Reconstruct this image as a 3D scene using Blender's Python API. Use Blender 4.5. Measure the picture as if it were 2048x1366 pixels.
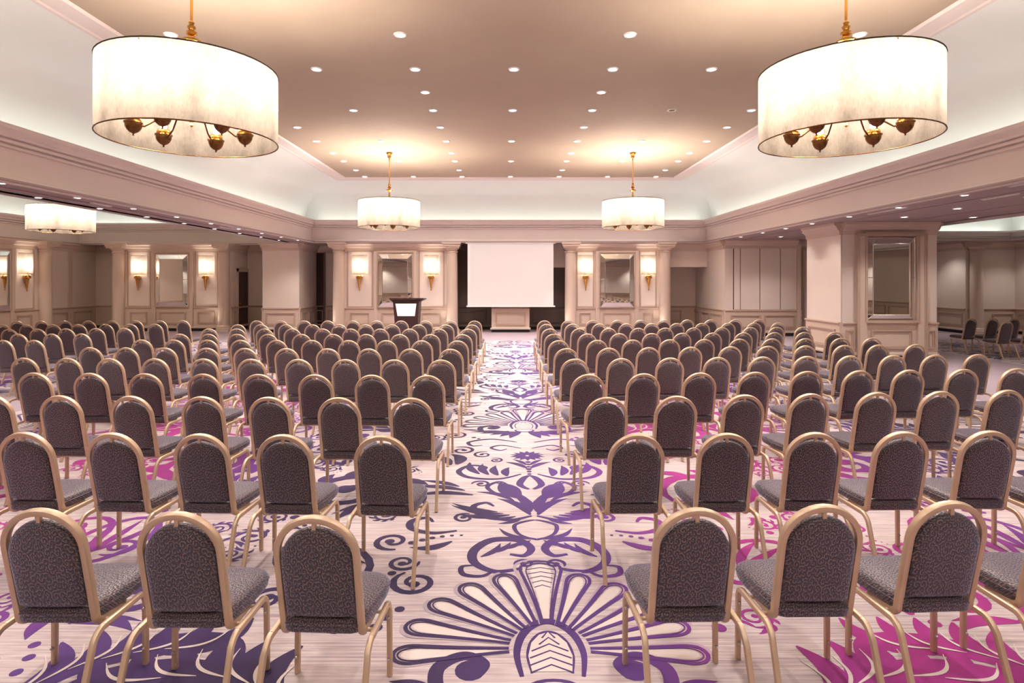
import bpy, bmesh, math, random
from mathutils import Vector, Matrix
random.seed(7)
PI = math.pi
for o in list(bpy.data.objects): bpy.data.objects.remove(o, do_unlink=True)
scene = bpy.context.scene
COL = scene.collection

# ------------------------------------------------------------------ camera
F, VX, VY, H = 1170.0, 1014.0, 561.0, 1.90          # focal length (px), vanishing point, eye height
cam_d = bpy.data.cameras.new('camera'); cam = bpy.data.objects.new('camera', cam_d); COL.objects.link(cam)
cam.location = (0, 0, H); cam.rotation_euler = (PI/2, 0, 0)
cam_d.sensor_width = 36; cam_d.sensor_fit = 'HORIZONTAL'; cam_d.lens = 36*F/2048
cam_d.shift_x = (1024-VX)/2048; cam_d.shift_y = -(683-VY)/2048
cam_d.clip_start = .05; cam_d.clip_end = 200
scene.camera = cam
# ------------------------------------------------------------------ world, exposure
w = bpy.data.worlds.new('world'); scene.world = w; w.use_nodes = True
w.node_tree.nodes['Background'].inputs[0].default_value = (.9, .85, .8, 1)
w.node_tree.nodes['Background'].inputs[1].default_value = 0.02
vs = scene.view_settings
vs.view_transform = 'Standard'; vs.look = 'None'; vs.gamma = 1; vs.use_curve_mapping = False
vs.exposure = 1.8
BULB_W, DOWN_W, SOFF_W, SCONCE_W, COVE_S, UP_W = 25, 46, 20, 4.5, 1.9, 8
WARM, NEUT, COOL = (1, .90, .80), (1, .95, .92), (.93, 1, .96)

def X_at(px, Y): return (px-VX)*Y/F
def Z_at(py, Y): return H-(py-VY)*Y/F

# ------------------------------------------------------------------ materials
def srgb(r, g, b):
    f = lambda c: (c/255/12.92 if c/255 <= .04045 else ((c/255+.055)/1.055)**2.4)
    return (f(r), f(g), f(b), 1)
class NT:
    def __init__(s, name):
        s.m = bpy.data.materials.new(name); s.m.use_nodes = True; s.t = s.m.node_tree
        s.b = s.t.nodes['Principled BSDF']; s.out = s.t.nodes['Material Output']
    def n(s, typ, **kw):
        nd = s.t.nodes.new(typ)
        for k, v in kw.items(): setattr(nd, k, v)
        return nd
    def l(s, a, b): s.t.links.new(a, b)
    def math(s, op, a, b=None, c=None):
        nd = s.n('ShaderNodeMath', operation=op)
        for i, v in enumerate((a, b, c)):
            if v is None: continue
            if isinstance(v, (int, float)): nd.inputs[i].default_value = v
            else: s.l(v, nd.inputs[i])
        return nd.outputs[0]
    def mix(s, f, a, b, bt='MIX'):
        nd = s.n('ShaderNodeMix', data_type='RGBA', blend_type=bt)
        for i, v in ((0, f), (6, a), (7, b)):
            if isinstance(v, (int, float, tuple)): nd.inputs[i].default_value = v
            else: s.l(v, nd.inputs[i])
        return nd.outputs[2]
    def coord(s, scale=(1, 1, 1), out='Object'):
        tc = s.n('ShaderNodeTexCoord'); mp = s.n('ShaderNodeMapping'); mp.inputs['Scale'].default_value = scale
        s.l(tc.outputs[out], mp.inputs[0]); return mp.outputs[0]
    def noise(s, vec, scale, detail=3, rough=.5):
        nd = s.n('ShaderNodeTexNoise'); nd.inputs['Scale'].default_value = scale
        nd.inputs['Detail'].default_value = detail; nd.inputs['Roughness'].default_value = rough
        s.l(vec, nd.inputs['Vector']); return nd.outputs['Fac']
    def bump(s, h, strength, dist=.002):
        nd = s.n('ShaderNodeBump'); nd.inputs['Strength'].default_value = strength; nd.inputs['Distance'].default_value = dist
        s.l(h, nd.inputs['Height']); s.l(nd.outputs[0], s.b.inputs['Normal'])
def paint(name, col, rough=.6, var=.06, bumpy=.06, scale=60, metallic=0):
    N = NT(name); v = N.coord()
    f = N.noise(v, 2.5, 4); g = N.noise(v, scale, 2)
    dark = tuple(c*(1-var) for c in col[:3])+(1,); lite = tuple(min(1, c*(1+var)) for c in col[:3])+(1,)
    N.l(N.mix(f, dark, lite), N.b.inputs['Base Color'])
    N.b.inputs['Roughness'].default_value = rough; N.b.inputs['Metallic'].default_value = metallic
    if bumpy: N.bump(g, bumpy)
    return N.m
M = {}
M['ceiling'] = paint('ceiling_paint', srgb(170, 152, 133), .85, .04)
M['cove'] = paint('cove_paint', srgb(222, 222, 217), .85, .02)
M['beam'] = paint('beam_paint', srgb(218, 204, 198), .7, .03)
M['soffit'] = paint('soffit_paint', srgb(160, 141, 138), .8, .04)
M['trim'] = paint('wainscot_paint', srgb(204, 182, 166), .45, .03)
M['moulding_shaded'] = paint('moulding_groove_shade', srgb(186, 160, 142), .45, .03)  # darker than the wainscot: groove shade put into the colour
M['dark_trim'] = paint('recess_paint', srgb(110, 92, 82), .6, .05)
M['plinth'] = paint('black_plinth', srgb(38, 30, 32), .6, .1)
M['dark_wood'] = paint('dark_wood', srgb(52, 30, 26), .35, .3)
M['door_wood'] = paint('door_wood', srgb(66, 34, 30), .4, .3)
M['crystal'] = paint('silver_edge', srgb(225, 222, 215), .15, .02, 0, metallic=1)
M['steel'] = paint('steel_stud', srgb(205, 200, 195), .3, .02, 0, metallic=1)
M['brass'] = paint('brass', srgb(212, 158, 78), .22, .1, 0, metallic=1)
M['brass_dark'] = paint('aged_brass', srgb(120, 84, 50), .25, .2, 0, metallic=1)
M['screen'] = paint('screen_cloth', srgb(226, 221, 219), .8, .01, 0)
M['white'] = paint('white_metal', srgb(235, 230, 226), .4, .01, 0)
M['shadow_gap'] = paint('seam_black', srgb(60, 45, 40), .8, .05, 0)
# woven wall covering: fine horizontal and vertical threads
def wallcover(name, col):
    N = NT(name); a = N.noise(N.coord((1, 1, 260)), 3, 2); b = N.noise(N.coord((260, 260, 1)), 3, 2); c = N.noise(N.coord(), 1.6, 3)
    f = N.math('MULTIPLY', N.math('ADD', N.math('ADD', a, b), c), .333)
    lo = tuple(x*.88 for x in col[:3])+(1,); hi = tuple(min(1, x*1.1) for x in col[:3])+(1,)
    N.l(N.mix(f, lo, hi), N.b.inputs['Base Color']); N.b.inputs['Roughness'].default_value = .8
    N.bump(f, .15); return N.m
M['wall'] = wallcover('woven_wallcover', srgb(222, 206, 194))
# champagne tube of the chairs
N = NT('champagne_metal'); v = N.coord()
N.l(N.mix(N.noise(v, 9, 3), srgb(190, 160, 131), srgb(214, 187, 160)), N.b.inputs['Base Color'])
N.b.inputs['Metallic'].default_value = .42; N.b.inputs['Roughness'].default_value = .4
N.bump(N.noise(v, 400, 2), .04, .001); M['gold'] = N.m
# jacquard of the chairs: navy and tan curls on brown
N = NT('scroll_jacquard'); v = N.coord()
sx = N.n('ShaderNodeSeparateXYZ'); N.l(v, sx.inputs[0])
cb = N.n('ShaderNodeCombineXYZ'); N.l(sx.outputs[0], cb.inputs[0]); N.l(N.math('ADD', sx.outputs[1], sx.outputs[2]), cb.inputs[1])
def curls(scale, k, seed):
    sc_ = N.n('ShaderNodeVectorMath', operation='MULTIPLY_ADD'); N.l(cb.outputs[0], sc_.inputs[0]); sc_.inputs[1].default_value = (scale,)*3; sc_.inputs[2].default_value = (seed, seed*.7, 0)
    vo = N.n('ShaderNodeTexVoronoi', feature='F1', voronoi_dimensions='2D'); vo.inputs['Scale'].default_value = 1; vo.inputs['Randomness'].default_value = .8; N.l(sc_.outputs[0], vo.inputs['Vector'])
    df = N.n('ShaderNodeVectorMath', operation='SUBTRACT'); N.l(sc_.outputs[0], df.inputs[0]); N.l(vo.outputs['Position'], df.inputs[1])
    sd = N.n('ShaderNodeSeparateXYZ'); N.l(df.outputs[0], sd.inputs[0])
    a = N.math('ARCTAN2', sd.outputs[1], sd.outputs[0])
    return N.math('SINE', N.math('ADD', a, N.math('MULTIPLY', vo.outputs['Distance'], k)))
c_a, c_b = curls(40, 12, 0), curls(54, -10, 3.3)
c1 = N.mix(N.math('GREATER_THAN', c_a, .35), srgb(46, 30, 36), srgb(122, 88, 74)); c2 = N.mix(N.math('GREATER_THAN', c_b, .55), c1, srgb(26, 26, 46))
ring = N.math('SUBTRACT', c_a, c_b)
N.l(c2, N.b.inputs['Base Color']); N.l(N.math('MULTIPLY_ADD', N.math('GREATER_THAN', c_a, .35), -.42, .80), N.b.inputs['Roughness'])
N.b.inputs['Specular IOR Level'].default_value = .8
N.b.inputs['Sheen Weight'].default_value = .65; N.b.inputs['Sheen Roughness'].default_value = .5
N.b.inputs['Sheen Tint'].default_value = srgb(200, 202, 235)
N.bump(ring, .25, .001); M['fabric'] = N.m
# mirror
N = NT('mirror_glass'); N.b.inputs['Base Color'].default_value = (.86, .85, .82, 1); N.b.inputs['Metallic'].default_value = 1; N.b.inputs['Roughness'].default_value = .02
M['mirror'] = N.m
def glow(name, col, s):
    N = NT(name); N.b.inputs['Base Color'].default_value = col+(1,); N.b.inputs['Emission Color'].default_value = col+(1,)
    N.b.inputs['Emission Strength'].default_value = s; N.b.inputs['Roughness'].default_value = .5; return N.m
M['lens'] = glow('lamp_lens', NEUT, 6); M['bulb'] = glow('bulb_glass', (1, .86, .66), 14); M['cove_strip'] = glow('cove_tube', COOL, COVE_S)
M['sign'] = glow('lit_sign', (.90, 1, .95), .22)
M['lens_off'] = paint('unlit_lens', srgb(120, 105, 95), .2, .2)
# parchment of the drum shades: translucent with fibres and mottling
def shade_mat(name, col, trans, k_):
    N = NT(name); v = N.coord((1, 1, .6))
    mo = N.noise(v, 5, 5, .7); fb = N.noise(N.coord((1, 1, .25)), 70, 4, .7)
    f = N.math('ADD', N.math('MULTIPLY', mo, .6), N.math('MULTIPLY', fb, .4))
    rp = N.n('ShaderNodeMapRange'); rp.inputs[1].default_value = .35; rp.inputs[2].default_value = .68; N.l(f, rp.inputs[0])
    c = N.mix(rp.outputs[0], tuple(x*.55*k_ for x in col[:3])+(1,), tuple(x*k_ for x in col[:3])+(1,))
    tr = N.n('ShaderNodeBsdfTranslucent'); N.l(c, tr.inputs[0]); df = N.n('ShaderNodeBsdfDiffuse'); N.l(c, df.inputs[0])
    mx = N.n('ShaderNodeMixShader'); mx.inputs[0].default_value = trans; N.l(df.outputs[0], mx.inputs[1]); N.l(tr.outputs[0], mx.inputs[2])
    N.l(mx.outputs[0], N.out.inputs['Surface']); return N.m
M['shade'] = shade_mat('parchment_shade', srgb(248, 227, 208), .6, .175)
M['linen'] = shade_mat('linen_shade', srgb(252, 238, 224), .55, .5)
# carpet
CX0 = .22                                            # middle line of the carpet design
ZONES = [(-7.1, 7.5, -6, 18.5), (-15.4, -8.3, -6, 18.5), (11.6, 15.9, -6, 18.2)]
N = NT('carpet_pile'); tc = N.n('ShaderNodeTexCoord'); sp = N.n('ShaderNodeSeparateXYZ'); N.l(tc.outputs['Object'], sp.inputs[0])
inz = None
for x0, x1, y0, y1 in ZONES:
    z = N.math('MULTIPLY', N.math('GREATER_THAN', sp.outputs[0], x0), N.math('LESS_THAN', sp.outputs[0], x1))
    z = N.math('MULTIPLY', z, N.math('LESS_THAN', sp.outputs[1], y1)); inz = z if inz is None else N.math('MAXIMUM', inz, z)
st = N.noise(N.coord((1.2, 70, 1)), 1, 3, .7); st2 = N.noise(N.coord((4, 34, 1)), 1, 2); pile = N.noise(N.coord((1, 1, 1)), 420, 2)
streak = N.math('ADD', N.math('MULTIPLY', st, .7), N.math('MULTIPLY', st2, .3))
mr = N.n('ShaderNodeMapRange'); mr.inputs[1].default_value = .36; mr.inputs[2].default_value = .62; N.l(streak, mr.inputs[0])
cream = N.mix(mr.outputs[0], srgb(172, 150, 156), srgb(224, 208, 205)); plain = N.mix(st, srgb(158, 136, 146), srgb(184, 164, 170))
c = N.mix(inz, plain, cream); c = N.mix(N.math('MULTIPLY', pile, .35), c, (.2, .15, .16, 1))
N.l(c, N.b.inputs['Base Color']); N.b.inputs['Roughness'].default_value = .95; N.bump(pile, .5, .004); M['carpet'] = N.m
def dye(name, dark):                                 # yarn: indigo - violet - magenta bands across the width
    N = NT(name); tc = N.n('ShaderNodeTexCoord'); sp = N.n('ShaderNodeSeparateXYZ'); N.l(tc.outputs['Object'], sp.inputs[0])
    ph = N.math('SINE', N.math('MULTIPLY', N.math('SUBTRACT', sp.outputs[0], .75), 2*PI/6.6))
    ph = N.math('MULTIPLY_ADD', ph, .5, .5); ph = N.math('ADD', ph, N.math('MULTIPLY_ADD', N.noise(N.coord(), 1.2, 2), .3, -.15))
    r = N.n('ShaderNodeValToRGB'); e = r.color_ramp.elements
    e[0].position = .05; e[0].color = srgb(52, 28, 78); e[1].position = .9; e[1].color = srgb(182, 32, 142)
    k = e.new(.36); k.color = srgb(92, 50, 134); k = e.new(.58); k.color = srgb(122, 48, 150)
    N.l(ph, r.inputs[0]); pile = N.noise(N.coord(), 420, 2)
    col = N.mix(N.math('MULTIPLY', pile, .5), r.outputs[0], tuple([.02, .01, .03])+(1,))
    if not dark: col = N.mix(.62, col, srgb(206, 184, 188))
    N.l(col, N.b.inputs['Base Color']); N.b.inputs['Roughness'].default_value = .95; N.bump(pile, .5, .004)
    N.b.inputs['Sheen Weight'].default_value = .15
    return N.m
M['dye'] = dye('carpet_violet_yarn', True); M['dye_pale'] = dye('carpet_mauve_yarn', False)
N = NT('carpet_cream_yarn'); pile = N.noise(N.coord(), 420, 2); N.l(N.mix(N.math('MULTIPLY', pile, .3), srgb(222, 206, 199), (.25, .2, .2, 1)), N.b.inputs['Base Color'])
N.b.inputs['Roughness'].default_value = .95; M['cream_yarn'] = N.m

# ------------------------------------------------------------------ mesh helpers
class MB:
    def __init__(s): s.v = []; s.f = []
    def add(s, vs_, fs):
        o = len(s.v); s.v += [tuple(p) for p in vs_]; s.f += [tuple(i+o for i in f) for f in fs]; return s
    def box(s, x0, x1, y0, y1, z0, z1):
        v = [(x, y, z) for z in (z0, z1) for y in (y0, y1) for x in (x0, x1)]
        return s.add(v, [(0, 2, 3, 1), (4, 5, 7, 6), (0, 1, 5, 4), (1, 3, 7, 5), (3, 2, 6, 7), (2, 0, 4, 6)])
    def prism(s, poly, x0, x1):                       # (y, z) outline run along x
        n = len(poly); v = [(x0, y, z) for y, z in poly]+[(x1, y, z) for y, z in poly]
        return s.add(v, [tuple(range(n-1, -1, -1)), tuple(range(n, 2*n))]+[(i, (i+1) % n, n+(i+1) % n, n+i) for i in range(n)])
    def lathe(s, prof, n=20, c=(0, 0, 0), a0=0, a1=2*PI, close_ends=True):
        full = abs(a1-a0-2*PI) < 1e-6; m = n if full else n+1
        v = []
        for r, z in prof:
            for k in range(m):
                a = a0+(a1-a0)*k/n; v.append((c[0]+r*math.cos(a), c[1]+r*math.sin(a), c[2]+z))
        f = []
        for j in range(len(prof)-1):
            for k in range(n):
                k2 = (k+1) % m; f.append((j*m+k, j*m+k2, (j+1)*m+k2, (j+1)*m+k))
        if close_ends and full:
            if prof[0][0] > 1e-5: f.append(tuple(range(m-1, -1, -1)))
            if prof[-1][0] > 1e-5: f.append(tuple((len(prof)-1)*m+k for k in range(m)))
        return s.add(v, f)
    def tube(s, pts, sec, up0=(0, 1, 0), cap=True):   # sec: list of (a, b) section points, parallel transport
        P = [Vector(p) for p in pts]; n = len(P); m = len(sec); u = Vector(up0); v = []; prev = None
        for i in range(n):
            t = (P[min(i+1, n-1)]-P[max(i-1, 0)]).normalized()
            if prev is not None: u = prev.rotation_difference(t) @ u
            u = (u-t*u.dot(t)).normalized(); wv = t.cross(u); prev = t
            v += [P[i]+u*a+wv*b for a, b in sec]
        f = [(i*m+k, i*m+(k+1) % m, (i+1)*m+(k+1) % m, (i+1)*m+k) for i in range(n-1) for k in range(m)]
        if cap: f += [tuple(range(m-1, -1, -1)), tuple((n-1)*m+k for k in range(m))]
        return s.add(v, f)
    def build(s, name, mat, parent=None, smooth=False, loc=None, fixn=False):
        me = bpy.data.meshes.new(name); me.from_pydata(s.v, [], s.f)
        if fixn:
            b = bmesh.new(); b.from_mesh(me); bmesh.ops.recalc_face_normals(b, faces=b.faces); b.to_mesh(me); b.free()
        me.materials.append(M[mat] if isinstance(mat, str) else mat)
        if smooth:
            me.polygons.foreach_set('use_smooth', [True]*len(me.polygons))
            if smooth == 'auto': me.set_sharp_from_angle(angle=math.radians(40))
        o = bpy.data.objects.new(name, me); COL.objects.link(o)
        if parent: o.parent = parent
        if loc: o.location = loc
        return o
def mesh_obj(name, me, parent):
    o = bpy.data.objects.new(name, me); COL.objects.link(o); o.parent = parent; return o
def box(name, mat, parent, *a): return MB().box(*a).build(name, mat, parent)
def tag(o, label=None, cat=None, group=None, kind=None):
    if label: o['label'] = label
    if cat: o['category'] = cat
    if group: o['group'] = group
    if kind: o['kind'] = kind
    return o
def empty(name, loc=(0, 0, 0), rz=0, **kw):
    o = bpy.data.objects.new(name, None); o.empty_display_size = .1; COL.objects.link(o)
    o.location = loc; o.rotation_euler = (0, 0, rz); return tag(o, **kw)
def struct(o): return tag(o, kind='structure')
def rsec(a, b, n=3):                                  # rounded-rectangle section, half sizes a, b
    r = min(a, b)*.6; out = []
    for cx, cy, s0 in ((a-r, b-r, 0), (-a+r, b-r, 1), (-a+r, -b+r, 2), (a-r, -b+r, 3)):
        for k in range(n): t = (s0+k/(n-1))*PI/2; out.append((cx+r*math.cos(t), cy+r*math.sin(t)))
    return out
def csec(r, n=8): return [(r*math.cos(2*PI*k/n), r*math.sin(2*PI*k/n)) for k in range(n)]
def lamp(name, typ, energy, col, parent, loc, rot=(0, 0, 0), **kw):
    d = bpy.data.lights.new(name, typ); d.energy = energy; d.color = col
    for k, v_ in kw.items(): setattr(d, k, v_)
    o = bpy.data.objects.new(name, d); COL.objects.link(o); o.location = loc; o.rotation_euler = rot
    if parent: o.parent = parent
    return o
ORD = ['first', 'second', 'third', 'fourth', 'fifth', 'sixth', 'seventh', 'eighth', 'ninth', 'tenth', 'eleventh', 'twelfth', 'thirteenth', 'fourteenth']

# ------------------------------------------------------------------ large structure
XL, XR = -16.45, 18.15                                # outer side walls
YB, YF = 23.4, -5.0
ZS = H+1.36; ZCEIL = H+3.47
flo = box('floor', 'carpet', None, XL-1, XR+.4, YF-.2, YB+.2, -.1, 0); struct(flo)

def coffer(x0, x1, y0, y1, zl, zc, dep, inset, names):
    """raised ceiling field: beam faces with cornice, lit ledge, cove and flat ceiling, swept round a rectangle"""
    def sweep(prof, name, mat, smooth=False):
        m = MB(); v = []
        for d, z in prof: v += [(x0-d, y0-d, z), (x1+d, y0-d, z), (x1+d, y1+d, z), (x0-d, y1+d, z)]
        f = [(i*4+k, i*4+(k+1) % 4, (i+1)*4+(k+1) % 4, (i+1)*4+k) for i in range(len(prof)-1) for k in range(4)]
        return m.add(v, f).build(name, mat, None, smooth)
    a = zl-.16
    face = [(.22, ZS+.03), (.02, ZS+.03), (.02, ZS), (.06, ZS), (.06, ZS+.09), (.10, ZS+.10), (.10, ZS+.125), (.15, ZS+.14), (.15, a-.16),
            (.11, a-.15), (.11, a-.115), (.14, a-.11), (.14, a-.095), (.08, a-.085), (.08, a-.045), (.11, a-.04), (.11, a-.025), (.06, a-.015), (.055, a+.02), (.03, a+.06), (0, a+.10), (0, zl), (.05, zl), (.05, zl-.10)]
    beam = sweep(face, names[0], 'beam'); struct(beam)
    sweep([(.05, zl-.10), (dep, zl-.10), (dep, zl-.02)], 'cove_ledge', 'cove').parent = beam
    cv = []
    for k in range(13):
        t = k/12*PI/2; cv.append((dep-(dep+inset)*(1-math.cos(t)), zl-.02+(zc-zl+.02)*math.sin(t)))
    cove = sweep(cv, names[1], 'cove', 'auto'); struct(cove)
    sweep([(-inset, zc), (-inset, zc-.035), (-inset-.06, zc-.035), (-inset-.09, zc-.02), (-inset-.34, zc-.02), (-inset-.36, zc-.04),
           (-inset-.40, zc-.04), (-inset-.42, zc)], 'ceiling_moulding', 'beam').parent = cove
    box(names[2], 'ceiling', None, x0+inset-.05, x1-inset+.05, y0+inset-.05, y1-inset+.05, zc, zc+.06)['kind'] = 'structure'
    # fluorescent cove tubes on the ledge
    s = MB(); t = zl-.095; e = .16
    s.box(x0-e-.05, x0-e, y0, y1, t, t+.045); s.box(x1+e, x1+e+.05, y0, y1, t, t+.045)
    s.box(x0, x1, y1+e, y1+e+.05, t, t+.045); s.box(x0, x1, y0-e-.05, y0-e, t, t+.045)
    s.build('cove_tube', 'cove_strip', beam)
MX0, MX1, MY0, MY1 = -6.97, 7.13, -3.6, 21.2
coffer(MX0, MX1, MY0, MY1, H+2.20, ZCEIL, .48, 1.12, ('trim_1', 'ceiling_cove', 'ceiling'))
coffer(-16.35, -8.05, -3.6, 22.4, H+2.20, ZCEIL, .48, 1.12, ('trim_2', 'ceiling_cove', 'ceiling'))
coffer(10.7, 16.7, -3.6, 19.4, H+1.64, H+2.6, .40, .8, ('trim_3', 'ceiling_cove', 'ceiling'))
sf = MB(); zt = ZS+.03
for x0, x1, y0, y1 in ((XL-1, -16.33, YF, YB), (-8.07, -6.95, YF, YB), (7.11, 10.72, YF, YB), (16.68, XR+.3, YF, YB), (-16.33, -8.07, 22.38, YB), (-6.95, 7.11, 21.18, YB),
                       (10.72, 16.68, 19.38, YB), (-16.33, -8.07, YF, -3.58), (-6.95, 7.11, YF, -3.58), (10.72, 16.68, YF, -3.58)):
    sf.box(x0, x1, y0, y1, zt, zt+.03)
sof = sf.build('ceiling_soffit', 'soffit'); struct(sof)
for x0, x1, z in ((-7.62, -7.45, .018), (7.95, 8.05, .012), (9.35, 9.45, .012)): box('soffit_strip', 'soffit', sof, x0, x1, -3.5, 21.1, zt-z, zt)
for x, y0, y1 in ((-7.42, 10.4, 10.9), (-7.42, 15.0, 16.1), (7.5, 11.0, 12.2), (7.35, 8.0, 8.6), (8.1, 9.3, 10.0)):
    box('air_slot', 'white', sof, x, x+.06, y0, y1, zt-.02, zt)

def wall(name, x, y, rz, wd, panels=(), t=.18, z1=ZS+.03, crown=True, mats=('wall', 'trim'), rail=True, x0=0, plinth=True):
    """wall with its face on local y=0 towards -y, running along +x: covering, wainscot, chair rail, base, crown, panel mouldings"""
    o = box(name, mats[0], None, x0, wd, 0, t, 0, z1); o.location = (x, y, 0); o.rotation_euler = (0, 0, rz); struct(o)
    if plinth: box('black_plinth', 'plinth', o, x0, wd, -.012, 0, 0, .11)
    if rail:
        box('wainscot', mats[1], o, x0, wd, -.03, 0, .11, .83)
        MB().prism([(0, .83), (-.04, .83), (-.045, .85), (-.07, .865), (-.07, .885), (-.05, .895), (0, .90)], x0, wd).build('chair_rail', 'moulding_shaded' if mats[1] == 'trim' else mats[1], o)
        MB().prism([(0, .11), (-.065, .11), (-.065, .15), (-.045, .18), (-.03, .19), (0, .19)], x0, wd).build('base_moulding', mats[1], o)
        for a, b in panels: frame('wainscot_panel', 'moulding_shaded' if mats[1] == 'trim' else mats[1], o, a, b, .27, .72, -.03)
    if crown:
        MB().prism([(0, z1-.30), (-.03, z1-.30), (-.035, z1-.20), (-.07, z1-.18), (-.11, z1-.10), (-.16, z1-.06), (-.17, z1-.003), (0, z1-.003)], x0, wd).build('crown_moulding', mats[1], o)
    return o
def frame(name, mat, parent, a, b, z0, z1, y, wd=.06, h=.040):
    s = MB()
    for k, hh in ((0, h), (wd*.55, h*.55)):
        a_, b_, c, d, q = a+k, b-k, z0+k, z1-k, wd*.5
        s.box(a_, b_, y-hh, y, c, c+q); s.box(a_, b_, y-hh, y, d-q, d); s.box(a_, a_+q, y-hh, y, c+q, d-q); s.box(b_-q, b_, y-hh, y, c+q, d-q)
    return s.build(name, mat, parent)

def column(x, y, label, rz=0, z1=ZS+.03, r=.205):
    o = empty('column', (x, y, 0), rz, label=label, cat='column', group='round columns along the walls')
    MB().box(-.27, .27, -.27, .27, 0, .07).build('plinth', 'trim', o)
    MB().lathe([(.265, .07), (.275, .10), (.265, .13), (.235, .145), (.23, .16), (.24, .18), (.225, .20), (r, .23)], 24).build('base', 'trim', o, 'auto')
    MB().lathe([(r, .22), (r*1.0, 1.0), (r*.97, 2.0), (r*.93, z1-.36)], 28).build('shaft', 'trim', o, 'auto')
    MB().lathe([(r*.93, z1-.37), (r*1.05, z1-.36), (r*1.05, z1-.33), (r*.95, z1-.32), (r*.95, z1-.27), (r*1.1, z1-.25), (r*1.28, z1-.20)], 28).build('necking', 'trim', o, 'auto')
    c = MB(); c.box(-.28, .28, -.28, .28, z1-.20, z1-.15); c.box(-.31, .31, -.31, .31, z1-.15, z1-.07); c.box(-.34, .34, -.34, .34, z1-.07, z1-.004)
    c.build('capital', 'trim', o)
    return o

def mirror(x, y, rz, w_, z0, z1, label, b=.16, d=.05):
    """bevelled venetian mirror, face at local -y, bottom at z0"""
    o = empty('wall_mirror', (x, y, z0), rz, label=label, cat='mirror', group='silver-edged wall mirrors')
    h = z1-z0; a = w_/2; yb, yf = -d*.2, -d
    MB().box(-a, a, yb, 0, 0, h).build('backing', 'crystal', o)
    MB().add([(-a+b, yf, b), (a-b, yf, b), (a-b, yf, h-b), (-a+b, yf, h-b)], [(0, 1, 2, 3)]).build('centre_pane', 'mirror', o)
    out = [(-a, yb-.002, 0), (a, yb-.002, 0), (a, yb-.002, h), (-a, yb-.002, h)]; inn = [(-a+b, yf, b), (a-b, yf, b), (a-b, yf, h-b), (-a+b, yf, h-b)]
    for k in range(4):
        j = (k+1) % 4; MB().add([out[k], out[j], inn[j], inn[k]], [(0, 1, 2, 3)]).build('bevel_pane', 'mirror', o)
    e = MB(); q = .014
    for k in range(4):
        j = (k+1) % 4; e.tube([inn[k], inn[j]], csec(q, 6), (.3, .2, 1)); e.tube([out[k], out[j]], csec(q, 6), (.3, .2, 1)); e.tube([out[k], inn[k]], csec(q*.8, 6), (.3, .2, 1))
    m_ = h*.52
    for sx in (-1, 1): e.tube([(sx*a, yb, m_), (sx*(a-b), yf, m_)], csec(q*.8, 6), (.3, .2, 1))
    e.build('silver_edge', 'crystal', o)
    return o

def sconce(x, y, rz, label, z=2.13):
    """half-round linen shade over a brass torch; z = shade bottom"""
    o = empty('wall_sconce', (x, y, z), rz, label=label, cat='wall lamp', group='torch wall sconces')
    w_, h, dp = .27, .70, .17
    arc = [(-w_, -.01)]+[(-w_*math.cos(k/14*PI), -.01-dp*math.sin(k/14*PI)**.7) for k in range(1, 14)]+[(w_, -.01)]
    n = len(arc); MB().add([(a, b, 0) for a, b in arc]+[(a, b, h) for a, b in arc], [(i, i+1, n+i+1, n+i) for i in range(n-1)]).build('shade', 'linen', o, 'auto')
    for zz in (0, h): MB().tube([(a, b, zz) for a, b in arc], csec(.006, 6), (0, 0, 1)).build('shade_rim', 'brass', o)
    MB().lathe([(.010, -.60), (.024, -.585), (.014, -.56), (.024, -.48), (.042, -.34), (.06, -.22), (.075, -.17), (.055, -.15)], 16, (0, -.09, 0)).build('torch', 'brass', o, 'auto')
    c = MB().lathe([(.05, -.19), (.12, -.15), (.125, -.10), (.10, -.085), (.11, -.06), (.06, -.04), (.03, 0), (.02, .10)], 16, (0, -.09, 0)).build('torch_cup', 'brass', o, 'auto')
    for k in range(6):
        a = k/6*2*PI; MB().lathe([(0, -.03), (.022, -.01), (.022, .01), (0, .03)], 6, (.10*math.cos(a), -.09+.09*math.sin(a), -.075)).build('crystal_bead', 'crystal', c, False)
    MB().tube([(0, 0, -.3), (0, -.09, -.32)], csec(.015), (0, 0, 1)).build('wall_arm', 'brass', o)
    MB().lathe([(.0, .10), (.028, .13), (.03, .22), (.02, .27), (0, .29)], 10, (0, -.09, 0)).build('bulb', 'bulb', o, 'auto')
    lamp('sconce_light', 'POINT', SCONCE_W, WARM, o, (0, -.10, .36), shadow_soft_size=.05)
    return o

def wall_unit(name, px, Y, tagword, along=None):
    """sconce panel - mirror bay - sconce panel between two columns; px = picture columns (colL, pL0, pL1, mir0, mir1, pR0, pR1, colR)"""
    X = [X_at(p, Y) for p in px]
    x0 = X[0]; wd = X[7]-X[0]
    L = [v_-x0 for v_ in X]
    o = wall(name, x0, Y, 0, wd, [(L[1]+.12, L[2]-.12), (L[3]+.10, L[4]-.10), (L[5]+.12, L[6]-.12)])
    fit_unit(o, L)
    for k, i in ((0, 0), (1, 7)): column(X[i], Y-.12, f'round column at the {("outer", "inner")[k] if tagword[1] else ("inner", "outer")[k]} end of {tagword[0]}')
    for k, (i, j) in enumerate(((1, 2), (5, 6))):
        sconce((X[i]+X[j])/2, Y-.012, 0, f'lit torch sconce {("on the left panel", "on the right panel")[k]} of {tagword[0]}' if False else f'lit torch sconce, {("outer", "inner")[k] if tagword[1] else ("inner", "outer")[k]} panel of {tagword[0]}')
    mirror((X[3]+X[4])/2, Y-.085, 0, X[4]-X[3], .93, 2.86, f'silver-edged glass mirror between two sconces on {tagword[0]}')
    return o
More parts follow.
